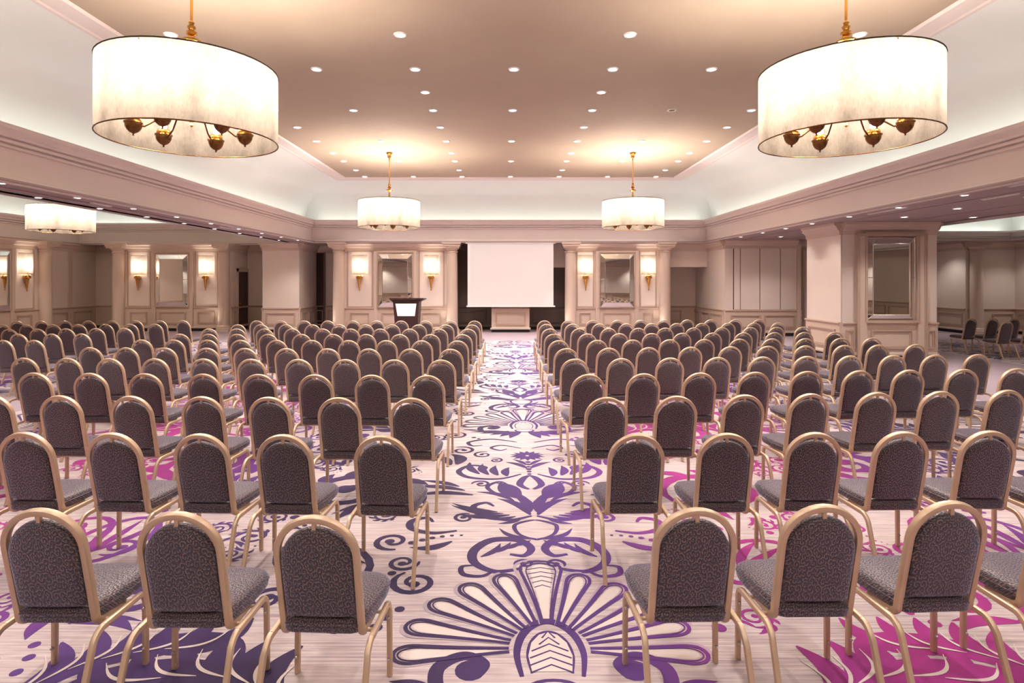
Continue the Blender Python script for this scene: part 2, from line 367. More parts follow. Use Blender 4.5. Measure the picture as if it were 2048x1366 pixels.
def fit_unit(o, L):
    for i, j in ((1, 2), (5, 6)):
        box('fabric_panel', 'wall', o, L[i]+.03, L[j]-.03, -.012, 0, .90, ZS-.28); frame('panel_border', 'moulding_shaded', o, L[i], L[j], .90, ZS-.25, 0, .05, .028)
    s = MB(); a, b = L[2]+.05, L[5]-.05
    s.box(a, L[3]-.03, -.085, 0, .90, ZS-.27); s.box(L[4]+.03, b, -.085, 0, .90, ZS-.27); s.box(L[3]-.03, L[4]+.03, -.085, 0, 2.92, ZS-.27)
    s.box(a, L[3]-.03, -.075, 0, .11, .90); s.box(L[4]+.03, b, -.075, 0, .11, .90)
    s.build('mirror_surround', 'trim', o); box('surround_back', 'trim', o, L[3]-.03, L[4]+.03, -.08, 0, .90, 2.92)
    frame('surround_border', 'moulding_shaded', o, L[3]-.06, L[4]+.06, .90, 2.95, -.085, .05, .02)

wall('wall_back', XL-.2, YB, 0, XR-XL+.5, [(8.9, 9.3), (9.5, 10.1)])
wall_unit('wall_back_left', (679, 694, 746, 757.6, 825, 837, 889, 905), 21.5, ('the wall behind the lectern', True))
wall_unit('wall_back_right', (1140, 1153, 1188, 1200, 1267, 1279, 1313, 1328), 21.5, ('the wall between screen and niche', False))
wall_unit('wall_far_left', (241, 255, 302, 315, 378, 390, 437, 451), 22.0, ('the wall in the side hall past the lectern', True))
# side hall left wall, seen at a slant: mirror, sconce panel, column
o = wall('wall_left', -16.45, YF, PI/2, 20.7-YF, [(19.6-3.6+5, 19.27-1.4+5+1.2)] if False else [(4.6+k*1.75, 6.1+k*1.75) for k in range(9)]+[(24.6, 25.2)])
Lw = [v_-YF for v_ in (16.9, 17.05, 17.75, 17.98, 19.27, 19.5, 20.33, 20.65)]
fit_unit(o, Lw)
column(-16.32, 20.68, 'round column on the side hall wall beside the shadowed alcove', PI/2)
sconce(-16.438, 19.92, PI/2, 'lit torch sconce next to the shadowed alcove column')
mirror(-16.365, 18.62, PI/2, 1.29, .93, 2.86, 'silver-edged glass mirror on the long side wall beside the alcove sconce')
wall('wall_alcove', -16.45, 20.9, PI/2, YB-20.9, [(.15, .95), (1.25, 2.2)])
box('alcove_pilaster', 'trim', bpy.data.objects['wall_alcove'], 1.0, 1.18, -.05, 0, .9, ZS-.27)
# recess with the wooden door, past the left unit
o = wall('wall_recess', X_at(462, 22), 22.0, PI/2, YB-22.0, [(.08, .34)], t=.1)
d = empty('door_1', (X_at(462, 22), 22.45, 0), PI/2, kind='structure')
fr = MB(); fr.box(0, .09, -.05, 0, 0, 2.36); fr.box(.91, 1.0 if False else .95, -.05, 0, 0, 2.36); fr.box(0, .95, -.05, 0, 2.24, 2.36); fr.build('door_frame', 'trim', d)
lf = box('door_leaf', 'door_wood', d, .09, .91, -.035, -.005, 0, 2.24)
box('glass_strip', 'dark_wood', lf, .55, .75, -.04, -.034, .9, 2.0)
MB().lathe([(0, -.0), (.028, .005), (.03, .03), (.012, .05)], 12).build('door_knob', 'brass', lf, 'auto', (.16, -.06, 1.0))
# free pier, its flank, and the dark opening beside it
px0, px1 = X_at(525, 21.4), X_at(598, 21.4)
pw = px1-px0
o = wall('wall_pier_left', px0, 21.4, 0, pw, [(.13, pw-.13)], t=.3)
wall('wall_pier_flank', px1+.006, 21.41, PI/2, YB-21.41, [(.1, .75), (.9, 1.5)], t=.3)
wall('wall_pier_rear', px0-.006, YB, -PI/2, YB-21.41, [], t=.3)
d = empty('door_2', (X_at(632, 23.3), YB-.02, 0), 0, kind='structure')
box('door_leaf', 'dark_wood', d, .02, .30, -.04, .02, 0, 3.0); box('door_frame', 'dark_trim', d, -.03, .02, -.08, .02, 0, 3.02); box('door_frame', 'dark_trim', d, .30, .35, -.08, .02, 0, 3.02)
# recess behind the screen: dark lining, centre pier
o = wall('wall_recess_back', X_at(905, 21.5), 22.7, 0, X_at(1140, 21.5)-X_at(905, 21.5), [(.2, 1.2), (3.0, 4.0)], mats=('dark_trim', 'dark_trim'))
for sx, rz, nm, xx in ((0, -PI/2, 'wall_recess_flank_left', X_at(905, 21.5)+.02), (1, PI/2, 'wall_recess_flank_right', X_at(1140, 21.5)-.02)):
    q = box(nm, 'dark_trim', None, xx-(.0 if sx else .02), xx+(.02 if sx else 0), 21.5, 22.7, 0, ZS+.03); struct(q)
q = box('wall_bulkhead', 'wall', None, 1.75, X_at(1139, 21.5), 22.0, 22.7, 2.4, ZS+.02); struct(q)
pa, pb = X_at(983, 21.4), X_at(1059, 21.4)
o = wall('wall_pier_centre', pa, 21.46, 0, pb-pa, [(.14, pb-pa-.14)], t=1.2, z1=ZS, crown=False)
box('pier_base_step', 'trim', o, -.04, pb-pa+.04, -.085, 0, .11, .17)
# right of the screen: niche, slanted wall, folding doors
q = box('wall_niche_bulkhead', 'wall', None, X_at(1328, 21.5)+.05, 7.45, 21.75, YB, 2.40, ZS+.02); struct(q)
MB().prism([(0, ZS-.27), (-.03, ZS-.27), (-.07, ZS-.15), (-.16, ZS-.03), (-.17, ZS+.02), (0, ZS+.02)], X_at(1328, 21.5)+.05, 7.45).build('crown_moulding', 'trim', q, loc=(0, 21.75, 0))
wall('wall_niche', X_at(1328, 21.5), YB-.3, 0, 7.45-X_at(1328, 21.5), [(.3, 1.1)])
wall('wall_right_flank', 7.44, YB, -PI/2, YB-20.01, [(.15, 1.0), (1.15, 2.0), (2.15, 3.2)], t=.25)
fd = wall('wall_right_front', 7.45, 20.0, 0, X_at(1594, 20)-7.45, [(.18, 1.2), (X_at(1524, 20)-7.45+.05, X_at(1590, 20)-7.45-.02)], t=.25)
d = empty('door_3', (0, 20.0, 0), 0, kind='structure')
for a, b in ((1467, 1480), (1480, 1519), (1519, 1560), (1560, 1593)):
    box('folding_leaf', 'wall', d, X_at(a, 20)+.012, X_at(b, 20)-.012, -.03, -.002, .905, ZS-.02)
for a in (1467, 1480, 1519, 1560): box('leaf_seam', 'shadow_gap', d, X_at(a, 20)-.012, X_at(a, 20)+.012, -.012, -.002, .905, ZS-.02)
box('jamb', 'trim', d, X_at(1593, 20), X_at(1600, 20), -.08, .25, .0, ZS-.02)
column(X_at(1612, 20.3), 20.35, 'round column at the edge of the folding doors')
wall('wall_passage', X_at(1600, 20)+.05, 20.02, PI/2, YB-20.02, [], t=.1)
# mirrored pillar on the right
PX0, PX1, PYF, PYB = X_at(1684, 14.0), X_at(1872, 14.0), 14.0, 15.6
pw = PX1-PX0; L = lambda p: X_at(p, 14.0)-PX0
o = wall('wall_pillar', PX0, PYF, 0, pw, [(L(1690), L(1707)), (L(1740), L(1822)), (L(1852), L(1868))], t=PYB-PYF)
for nm, x, y, rz, wd, pn in (('wall_pillar_flank_left', PX0-.025, PYB-.01, -PI/2, PYB-PYF-.02, [(.18, 1.42)]), ('wall_pillar_flank_right', PX1+.025, PYF+.01, PI/2, PYB-PYF-.02, [(.18, 1.42)]), ('wall_pillar_rear', PX1, PYB+.025, PI, pw, [(.2, 2.0)])):
    wall(nm, x, y, rz, wd, pn, t=.02)
s = MB(); a, b, c, d_ = L(1712), L(1846), L(1729), L(1831)
s.box(a, c, -.10, 0, .0, ZS-.27); s.box(d_, b, -.10, 0, .0, ZS-.27); s.box(c, d_, -.10, 0, 3.02, ZS-.27); s.build('mirror_surround', 'trim', o)
frame('surround_border', 'moulding_shaded', o, a-.03, b+.03, .02, ZS-.24, -.10, .06, .03); frame('surround_border', 'moulding_shaded', o, c-.04, d_+.04, .90, 3.05, -.10, .05, .02)
mirror(X_at(1780, 14), PYF-.005, 0, L(1829)-L(1731), .93, 2.93, 'tall silver-edged glass mirror set in the wide free-standing pillar', b=.15)
# pillar hall
wall('wall_far_right', 10.6, 22.3, 0, 16.75-10.6, [(3.5, 5.6)])
wall('wall_right_return', 16.39, 22.3, -PI/2, 1.39, [(.12, 1.3)], t=.2)
wall('wall_right_stub', 16.4, 20.9, 0, XR-16.4, [(.9, 1.65)])
column(X_at(1951, 20.8), 20.75, 'round column in the pillar hall behind the loose chairs')
wall('wall_right', XR, 20.9, -PI/2, 20.9-YF, [(.2+k*1.6, 1.6+k*1.6) for k in range(15)])
wall('wall_front', XR, YF, PI, XR-XL, [(.4+k*2.4, 2.4+k*2.4) for k in range(14)])

# ------------------------------------------------------------------ projection screen, lectern
o = empty('projection_screen', (0, 21.22, 0), label='large white pull-down projection screen hanging below the beam', cat='projection screen')
sx0, sx1 = X_at(935.5, 21.3), X_at(1106.5, 21.3); zb = Z_at(611, 21.3)
box('screen_cloth', 'screen', o, sx0, sx1, 0, .006, zb, ZS+.02); box('bottom_bar', 'white', o, sx0-.04, sx1+.06, -.02, .03, zb-.05, zb)
box('roller_case', 'white', o, sx0-.08, sx1+.08, -.02, .12, ZS-.02, ZS+.028)
box('side_border', 'white', o, sx0, sx0+.10, -.004, 0, zb, ZS-.02); box('side_border', 'white', o, sx1-.02, sx1, -.004, 0, zb, ZS-.02)
LY = 17.6
o = empty('lectern', (X_at(813, LY), LY, 0), label='dark wooden lectern with a lit white sign panel', cat='lectern')
def taper(x0, x1, x2, x3, y0, y1, z0, z1, yt=0):
    return MB().add([(x0, y0, z0), (x1, y0, z0), (x1, y1, z0), (x0, y1, z0), (x2, y0-yt, z1), (x3, y0-yt, z1), (x3, y1, z1), (x2, y1, z1)],
                    [(3, 2, 1, 0), (4, 5, 6, 7), (0, 1, 5, 4), (1, 2, 6, 5), (2, 3, 7, 6), (3, 0, 4, 7)])
taper(-.31, .31, -.40, .38, 0, .48, .06, 1.26, .04).build('body', 'dark_wood', o)
taper(-.36, .36, -.36, .36, -.06, .54, 0, .06).build('foot', 'dark_wood', o)
taper(-.40, .38, -.48, .50, -.06, .56, 1.25, 1.32).build('cornice', 'dark_wood', o)
MB().prism([(-.10, 1.32), (.60, 1.32), (.60, 1.345), (-.10, 1.375)], -.50, .52).build('reading_top', 'dark_wood', o)
sg = taper(-.245, .235, -.30, .28, -.044, -.02, .86, 1.18, .012).build('sign_panel', 'sign', o)
fr = taper(-.265, .255, -.325, .305, -.036, -.015, .83, 1.205, .014).build('sign_frame', 'white', o)
MB().tube([(-.01+.05*math.cos(k/10*PI*1.5), -.0555, 1.06+.035*math.sin(k/10*PI*1.5)) for k in range(11)], csec(.004, 5), (0, 1, 0)).build('emblem', 'steel', sg)
box('sign_line', 'steel', sg, -.14, .12, -.052, -.046, .955, .962)

# ------------------------------------------------------------------ chandeliers
DR, DH, DZ = .824, .72, H+1.43
def chandelier(x, y, zc, label):
    o = empty('chandelier', (x, y, DZ), label=label, cat='chandelier', group='parchment drum chandeliers')
    n = 48; v_ = []
    s = MB().lathe([(DR, 0), (DR, DH*.5), (DR, DH)], n, close_ends=False).build('drum_shade', 'shade', o, True)
    for z in (0, DH): MB().tube([(DR*math.cos(2*PI*k/n), DR*math.sin(2*PI*k/n), z) for k in range(n+1)], csec(.007, 6), (0, 0, 1), False).build('rim', 'brass_dark' if z == 0 else 'shade', s, True)
    sp = MB()
    for k in range(3):
        a = k*2*PI/3+.5; sp.tube([(0, 0, DH-.02), (DR*math.cos(a), DR*math.sin(a), DH-.02)], csec(.006, 5), (0, 0, 1))
    sp.build('spider', 'brass_dark', o)
    top = zc-DZ
    MB().tube([(0, 0, .40), (0, 0, top)], csec(.014, 10), (1, 0, 0)).build('rod', 'brass', o, True)
    MB().lathe([(.02, DH-.02), (.03, DH+.10), (.02, DH+.24), (.028, DH+.26), (.085, DH+.28), (.09, DH+.30), (.035, DH+.325), (.028, DH+.345), (.05, DH+.36), (.05, DH+.385), (.024, DH+.40), (.04, DH+.425), (.04, DH+.44), (.022, DH+.455), (.03, DH+.48), (.014, DH+.50)], 16).build('finial', 'brass', o, 'auto')
    MB().lathe([(.02, top-.16), (.045, top-.14), (.055, top-.10), (.05, top-.06), (.085, top-.03), (.09, top-.001)], 16).build('ceiling_rose', 'brass', o, 'auto')
    hub = MB().lathe([(0, .13), (.02, .15), (.012, .18), (.05, .22), (.06, .27), (.03, .33), (.022, .42)], 14).build('hub', 'brass', o, 'auto')
    for k in range(6):
        a = k*PI/3+.52; c, s_ = math.cos(a), math.sin(a); r = .50
        pts = [(0, 0, .30), (r*.25*c, r*.25*s_, .33), (r*.5*c, r*.5*s_, .27), (r*.66*c, r*.66*s_, .15), (r*.82*c, r*.82*s_, .09), (r*c, r*s_, .10)]
        arm = MB().tube(pts, csec(.010, 6), (0, 0, 1)).build('arm', 'brass_dark', o, True)
        b = MB().lathe([(0, -.035), (.012, -.028), (.006, -.018), (.016, -.008), (.035, .0), (.058, .022), (.074, .055), (.078, .085), (.086, .09), (.086, .102), (.05, .102)], 18, (r*c, r*s_, .02)).build('bowl', 'brass_dark', arm, 'auto')
        MB().lathe([(.06, .12), (.07, .145), (.06, .17), (.03, .19)], 18, (r*c, r*s_, .0)).build('gallery', 'brass', arm, 'auto')
        MB().lathe([(.03, .18), (.03, .30), (.024, .31), (.032, .34), (.034, .38), (.02, .43), (0, .45)], 12, (r*c, r*s_, 0)).build('bulb', 'bulb', arm, 'auto')
        lamp('bulb_light', 'POINT', BULB_W, WARM, o, (r*c, r*s_, .50), shadow_soft_size=.05)
    return o
chandelier(-3.22, 5.97, ZCEIL, 'drum chandelier over the near rows of the lectern side block')
chandelier(3.46, 5.97, ZCEIL, 'drum chandelier over the near rows of the pillar side block')
chandelier(-3.19, 15.86, ZCEIL, 'drum chandelier in front of the lectern wall')
chandelier(3.41, 15.86, ZCEIL, 'drum chandelier before the mirror next to the niche')
chandelier(-13.0, 17.07, ZCEIL, 'drum chandelier hanging in the side hall by the alcove')
chandelier(13.4, 7.3, H+2.6, 'added unseen drum chandelier in the hall behind the mirrored pillar')  # out-of-view drum added for this hall's light and the pillar mirror
chandelier(-12.9, 6.5, ZCEIL, 'added unseen drum chandelier in the side hall away from the alcove')  # out-of-view drum added to light the side hall

# ------------------------------------------------------------------ recessed downlights
dl_trim = MB().lathe([(.052, -.001), (.055, -.012), (.068, -.014), (.074, -.006), (.076, 0)], 20, close_ends=False).build('trim_ring', 'white', None, True).data
dl_lens = MB().lathe([(.0, -.008), (.053, -.008), (.053, -.001)], 20, close_ends=False).build('lens', 'lens', None).data
dl_off = dl_lens.copy(); dl_off.materials[0] = M['lens_off']
for n in ('trim_ring', 'lens'): bpy.data.objects.remove(bpy.data.objects[n], do_unlink=True)
spot_data = {}
def downlight(x, y, z, label, group, e, on=True, s=1.0, size=2.0):
    o = empty('downlight', (x, y, z), label=label, cat='downlight', group=group)
    o.scale = (s, s, s)
    mesh_obj('trim_ring', dl_trim, o); mesh_obj('lens', dl_lens if on else dl_off, o)
    if on and e:
        if (e, size) not in spot_data:
            d = bpy.data.lights.new('downlight_beam', 'SPOT'); d.energy = e; d.color = NEUT; d.spot_size = size; d.spot_blend = .7; d.shadow_soft_size = .05; spot_data[(e, size)] = d
        l = bpy.data.objects.new('downlight_beam', spot_data[(e, size)]); COL.objects.link(l); l.parent = o; l.location = (0, 0, -.03)
    return o
rows = [(353, 1), (340, 0), (322, 1), (306, 0), (282, 1), (254, 0), (220, 1), (184, 0), (138, 1), (69, 0)]
CG = 1.62
for i, (py, full) in enumerate(rows):
    Y = F*3.47/(VY-py)
    for k in range(-3, 4):
        if not full and k not in (-3, -1, 1, 3): continue
        side = 'on the middle line' if k == 0 else f'{ORD[abs(k)-1]} line off middle, {"lectern" if k < 0 else "pillar"} side'
        off = (py == 220 and k == 2)
        downlight(.115+CG*k, Y, ZCEIL, f'{"unlit" if off else "glowing"} ceiling downlight, {ORD[i]} row from the screen, {side}', 'downlights in the tan ceiling', DOWN_W if full or abs(k) == 1 else DOWN_W*.6, not off, s=1.25)
for i, Y in enumerate((5.9, 3.5, 1.1, -1.2)):  # out-of-frame rows added to light the near seats
    for k in (-3, -1, 1, 3): downlight(.115+CG*k, Y, ZCEIL, f'added unseen ceiling downlight, {ORD[10+i]} row from the screen, {ORD[abs(k)-1]} line off middle, {"lectern" if k < 0 else "pillar"} side', 'downlights in the tan ceiling', DOWN_W, s=1.25)
for k in range(9):
    Y = 8.33+1.475*k
    downlight(-7.2, Y, zt-.001, f'soffit spot beside the main coffer, {ORD[8-k]} from the pier', 'downlights in the left soffit', SOFF_W, s=.85)
    downlight(-7.84, Y-.02, zt-.001, f'soffit spot beside the side hall, {ORD[8-k]} from the pier', 'downlights in the left soffit', SOFF_W, s=.85)
for k, Y in enumerate((18.6, 17.0, 15.6, 14.25, 12.7, 11.1, 9.5, 8.0)): downlight(7.43, Y, zt-.001, f'soffit spot along the beam edge, {ORD[k]} from the folding doors', 'downlights in the right soffit', SOFF_W*.45, s=.9)
for k, Y in enumerate((18.5, 17.0, 12.75, 11.25, 9.7)): downlight(8.66, Y, zt-.001, f'flush light along the soffit middle, {ORD[k]} from the folding doors', 'downlights in the right soffit', SOFF_W*1.5, s=1.1)
for k, Y in enumerate((12.8, 11.2)): downlight(10.2, Y, zt-.001, f'flush light at the soffit outer edge, {ORD[k]} from the pillar', 'downlights in the right soffit', SOFF_W, s=1.1)
for k, (x, y) in enumerate(((17.6, 19.7), (15.6, 21.3), (17.0, 17.6), (13.2, 21.4))): downlight(x, y, zt-.001, f'added fill light in the pillar hall soffit, {ORD[k]} from its round column', 'added downlights in the pillar hall', SOFF_W*1.0, s=1.1)  # fixtures added to brighten the pillar hall
for k in range(9): downlight(-13.5+3.4*k, -4.25, zt-.001, f'added unseen light washing the wall furthest from the screen, {ORD[k]} from the side hall', 'added downlights along the rear wall', SOFF_W*2.5, s=1.1)  # washers added behind the camera to brighten what the mirrors reflect
# small uplights at the feet of the columns
def uplight(x, y, label):
    o = empty('floor_uplight', (x, y, 0), label=label, cat='uplight', group='uplights at column feet')
    MB().lathe([(.05, 0), (.055, .01), (.05, .09), (.04, .09), (.04, .07), (0, .07)], 14).build('housing', 'white', o, 'auto')
    MB().lathe([(0, .075), (.038, .075)], 14, close_ends=False).build('lens', 'lens', o)
    lamp('uplight_beam', 'SPOT', UP_W, WARM, o, (0, 0, .10), (PI, 0, 0), spot_size=1.6, spot_blend=.8, shadow_soft_size=.03)
for px, Y, t in ((905, 21.5, 'column between lectern wall and screen'), (679, 21.5, 'column at the lectern wall outer end'), (1140, 21.5, 'column beside the screen on the pillar side'), (1328, 21.5, 'column beside the niche'), (451, 22.0, 'column next to the wooden door')):
    for sx in (-1,): uplight(X_at(px, Y)+sx*.33, Y-.42, f'small floor uplight at the foot of the {t}')

# ------------------------------------------------------------------ banquet chairs
def arcpts(c, r, a0, a1, n, fn): return [fn(c, r, a0+(a1-a0)*k/n) for k in range(n+1)]
ZT, ZC, HW = .915, .733, .170
lean = lambda z: -.02-(z-.36)*.215
def hoop_path():
    p = [(-HW, .16, .357), (-HW, .05, .357), (-HW, .015, .357)]
    for k in range(1, 6): a = k/6*PI/2; p.append((-HW, .015-.045*math.sin(a), .357+.045*(1-math.cos(a))))
    p += [(-HW, lean(.42), .42), (-HW, lean(.55), .55), (-HW, lean(.65), .65)]
    top = [(-HW*math.cos(k/18*PI), (ZT-.014-ZC)*math.sin(k/18*PI)+ZC) for k in range(19)]
    p += [(x, lean(z), z) for x, z in top]
    q = [(-x, y, z) for x, y, z in p[:11]]
    return p+q[::-1]
def cushion(outline, tf, prof):
    """outline in (u, v); prof = [(scale, t)] rings from back centre to front centre; tf(u, v, t) -> xyz"""
    n = len(outline); cu = sum(p[0] for p in outline)/n; cv = sum(p[1] for p in outline)/n; m = MB(); v_ = []
    for s_, t in prof: v_ += [tf(cu+(u-cu)*s_, cv+(v-cv)*s_, t) for u, v in outline]
    f = [(i*n+k, i*n+(k+1) % n, (i+1)*n+(k+1) % n, (i+1)*n+k) for i in range(len(prof)-1) for k in range(n)]
    a = len(v_); v_ += [tf(cu, cv, prof[0][1]), tf(cu, cv, prof[-1][1])]
    b = (len(prof)-1)*n
    f += [(a, (k+1) % n, k) for k in range(n)]+[(a+1, b+k, b+(k+1) % n) for k in range(n)]
    return m.add(v_, f)
def chair_meshes():
    D = {}
    def keep(key, mb, name, mat, smooth=True):
        o = mb.build(name, mat, None, smooth, fixn=True); D[key] = o.data; bpy.data.objects.remove(o, do_unlink=True)
    keep('hoop', MB().tube(hoop_path(), rsec(.0175, .0148), (0, 0, 1)), 'back_frame', 'gold', 'auto')
    # backrest pad
    out = [(.152, .452), (.155, .60), (.156, .68)]
    out += [(.156*math.cos(k/16*PI), .70+.162*math.sin(k/16*PI)) for k in range(17)]
    out += [(-.156, .68), (-.155, .60), (-.152, .452), (-.10, .444), (-.04, .442), (.04, .442), (.10, .444)]
    keep('pad', cushion(out, lambda u, v, t: (u, lean(v)+t, v+.2*t), [(.55, -.031), (.85, -.027), (.955, -.020), (1, -.006), (1, .012), (.95, .024), (.8, .034), (.5, .040)]), 'backrest', 'fabric')
    # seat
    h = [(0, -.055), (.13, -.055), (.158, -.045), (.172, -.02), (.19, .05), (.208, .15), (.216, .24), (.214, .29), (.195, .325), (.16, .342), (.09, .35), (0, .352)]
    out = h+[(-x, y) for x, y in h[-2:0:-1]]
    keep('seat', cushion(out, lambda u, v, t: (u, v, .372+t+.012*(v/.35)), [(.9, .0), (.985, .004), (1, .016), (1.004, .038), (.985, .056), (.94, .066), (.8, .073), (.45, .077)]), 'seat', 'fabric')
    keep('pipe', MB().tube([(u*1.005, v*1.005, .372+.040+.012*(v/.35)) for u, v in out+out[:1]], csec(.0045, 5), (0, 0, 1), False), 'piping', 'fabric')
    sec = rsec(.0140, .0130)
    fl = [(.226, .245, 0), (.225, .245, .20), (.224, .245, .315)]+[(.222, .245-.045*(1-math.cos(k/5*PI/2)), .315+.045*math.sin(k/5*PI/2)) for k in range(1, 6)]
    rl = [(.224, -.235, 0), (.223, -.165, .19), (.222, -.122, .31)]+[(.220, -.122+.07*(k/5)**1.2, .31+.05*math.sin(k/5*PI/2)) for k in range(1, 6)]
    rail = [(.222, .20, .36), (.222, .08, .36), (.220, -.052, .36)]
    for sg, s_ in (('L', -1), ('R', 1)):
        mir = lambda P: [(s_*x, y, z) for x, y, z in P]
        keep('fleg'+sg, MB().tube(mir(fl), sec, (0, 1, 0)), 'leg', 'gold', 'auto')
        keep('rleg'+sg, MB().tube(mir(rl), sec, (0, 1, 0)), 'leg', 'gold', 'auto')
        keep('rail'+sg, MB().tube(mir(rail), sec, (0, 0, 1)), 'side_rail', 'gold', 'auto')
        for q, z in enumerate((.285, .085)):
            x = s_*(.2245 if q == 0 else .2255)
            m = MB().lathe([(.007, 0), (.007, .012), (.004, .016), (0, .016)], 8)
            m.v = [(x+a, .2325-c_, z+b) for a, b, c_ in m.v]; keep(f'stud{sg}{q}', m, 'bumper_stud', 'steel')
    cb = MB()
    for y in (.16, .02): cb.tube([(-.222, y, .352), (.222, y, .352)], csec(.010, 6), (0, 0, 1))
    keep('bar', cb, 'cross_bar', 'gold')
    keep('peg', MB().box(-.008, .008, lean(.885)-.008, lean(.885)+.008, .855, .905), 'back_peg', 'gold', False)
    return D
CH = chair_meshes()
def chair(x, y, rz, label, group, near):
    o = empty('banquet_chair', (x, y, .002), rz, label=label, cat='chair', group=group)
    bf = mesh_obj('back_frame', CH['hoop'], o); mesh_obj('back_peg', CH['peg'], bf)
    mesh_obj('backrest', CH['pad'], o)
    st = mesh_obj('seat', CH['seat'], o)
    if near: mesh_obj('piping', CH['pipe'], st)
    for s_ in 'LR':
        lg = mesh_obj('leg', CH['fleg'+s_], o)
        if near:
            for q in (0, 1): mesh_obj('bumper_stud', CH[f'stud{s_}{q}'], lg)
        mesh_obj('leg', CH['rleg'+s_], o); mesh_obj('side_rail', CH['rail'+s_], o)
    mesh_obj('cross_bar', CH['bar'], o)
    return o
KT = (H-ZT)*F                                         # depth of a hoop top = KT / (py - VY)
TOPDY = -lean(ZT)                                      # hoop top lies this far behind the chair's origin
def row_of(pts, label_fn, group, near, base_rot=0, key=None):
    P = []
    for px, py in pts:
        Y = KT/(py-VY); P.append((X_at(px, Y), Y, px))
    n = len(P); mx = sum(p[0] for p in P)/n; my = sum(p[1] for p in P)/n
    den = sum((p[0]-mx)**2 for p in P) or 1; sl = sum((p[0]-mx)*(p[1]-my) for p in P)/den if n > 2 else 0
    for i, (x, y, px) in enumerate(P):
        t = (px-VX)/F; Yf = (my-sl*mx)/(1-sl*t); X = t*Yf   # on the row's straight line, along the sight ray
        rz = math.atan(sl)*.6+base_rot+math.radians(random.uniform(-2.2, 2.2))
        chair(X-TOPDY*math.sin(rz), Yf+TOPDY*math.cos(rz), rz, label_fn(i), group, near)
RR = [ # right block, rows from the back of the hall (nearest the camera) to the front
 ([1395, 1650, 1905, 2160], 1018, 997), ([1275, 1455, 1632, 1808, 1982, 2155], 869, 861), ([1214, 1354, 1490, 1622, 1756, 1883, 2017], 795, 780.5),
 ([1177, 1288, 1401, 1511, 1616, 1720, 1820, 1929, 2035], 749, 737), ([1150, 1243, 1341, 1436, 1526, 1615, 1701, 1788, 1872, 1957], 718, 708.7),
 ([1133, 1218, 1298, 1382, 1462, 1537, 1612, 1690, 1758, 1833], 697, 688.7), ([1118, 1195, 1266, 1340, 1410, 1480, 1545, 1612, 1683, 1746], 681, 675.7),
 ([1108, 1175, 1239, 1304, 1365, 1426, 1488, 1550, 1610, 1671], 668, 664), ([1100, 1159, 1218, 1277, 1331, 1388, 1445, 1502, 1554, 1607], 657.5, 653.8),
 ([1093, 1145, 1199, 1253, 1304, 1354, 1405, 1457, 1509, 1557], 648.3, 645.6), ([1089, 1137, 1186, 1235, 1282, 1328, 1375, 1422, 1471, 1519], 641.3, 639)]
LL = [ ([627, 352, 76], 1033, 1019), ([762, 565, 398, 222, 45], 872, 865), ([822, 676, 536, 402, 259, 117, -22], 796.5, 790.5),
 ([854, 743, 629, 516, 405, 288, 178, 66], 751, 745.8), ([882, 788, 690, 596, 501, 406, 308, 217, 133, 46], 720, 716), ([901, 820, 737, 655, 572, 489, 412, 328, 251, 179], 698.3, 695),
 ([915, 843, 772, 697, 623, 552, 480, 414, 347, 282], 681.5, 679.5), ([925, 861, 799, 732, 666, 602, 535, 473, 416, 359], 669, 668), ([936, 878, 819, 760, 701, 645, 584, 528, 473, 417], 658, 657.3),
 ([944, 892, 837, 784, 731, 678, 624, 571, 521, 475], 649.6, 649), ([949, 901, 851, 802, 753, 705, 655, 608, 561, 513], 641.8, 641.4)]
OL = [ ([67, 5], 680, 680.6), ([162, 102, 35], 667.4, 667.8), ([248, 191, 131, 74, 17], 656.4, 658.2), ([309, 260, 210, 156, 105, 52, 5], 648, 649.8), ([365, 319, 271, 223, 176, 129, 82, 33], 641, 642.4)]
def spread(xs, y0, y1):                              # tops along a row: interpolate in picture x
    a, b = xs[0], xs[-1]; return [(x, y0+(y1-y0)*(x-a)/(b-a)) for x in xs]
for r, (xs, a, b) in enumerate(RR):
    row_of(spread(xs, a, b), lambda i: f'gold-framed banquet chair, {ORD[i]} from centre aisle, {ORD[10-r]} row from screen, pillar side', 'banquet chairs in the pillar side block', r < 5)
for r, (xs, a, b) in enumerate(LL):
    row_of(spread(xs, a, b), lambda i: f'gold-framed banquet chair, {ORD[i]} from centre aisle, {ORD[10-r]} row from screen, lectern side', 'banquet chairs in the lectern side block', r < 5)
for r, (xs, a, b) in enumerate(OL):
    row_of(spread(xs, a, b), lambda i: f'gold-framed side hall chair, {ORD[i]} from the side aisle, {ORD[4-r]} row from the sconces', 'banquet chairs in the side hall block', False, math.radians(-6))
for i, (px, py) in enumerate(((1940, 636.4), (1983, 636.4), (2026, 636.4))):
    Y = KT/(py-VY); chair(X_at(px, Y), Y+.1, math.radians(9), f'loose chair in the pillar hall, rear row, {ORD[i]} from the mirrored pillar', 'loose chairs in the pillar hall', False)
for i, (px, py) in enumerate(((2011, 642.4), (2060, 642))):
    Y = KT/(py-VY); chair(X_at(px, Y), Y+.1, math.radians(8), f'loose chair in the pillar hall, row nearer the aisle, {ORD[i]} from the pillar', 'loose chairs in the pillar hall', False)

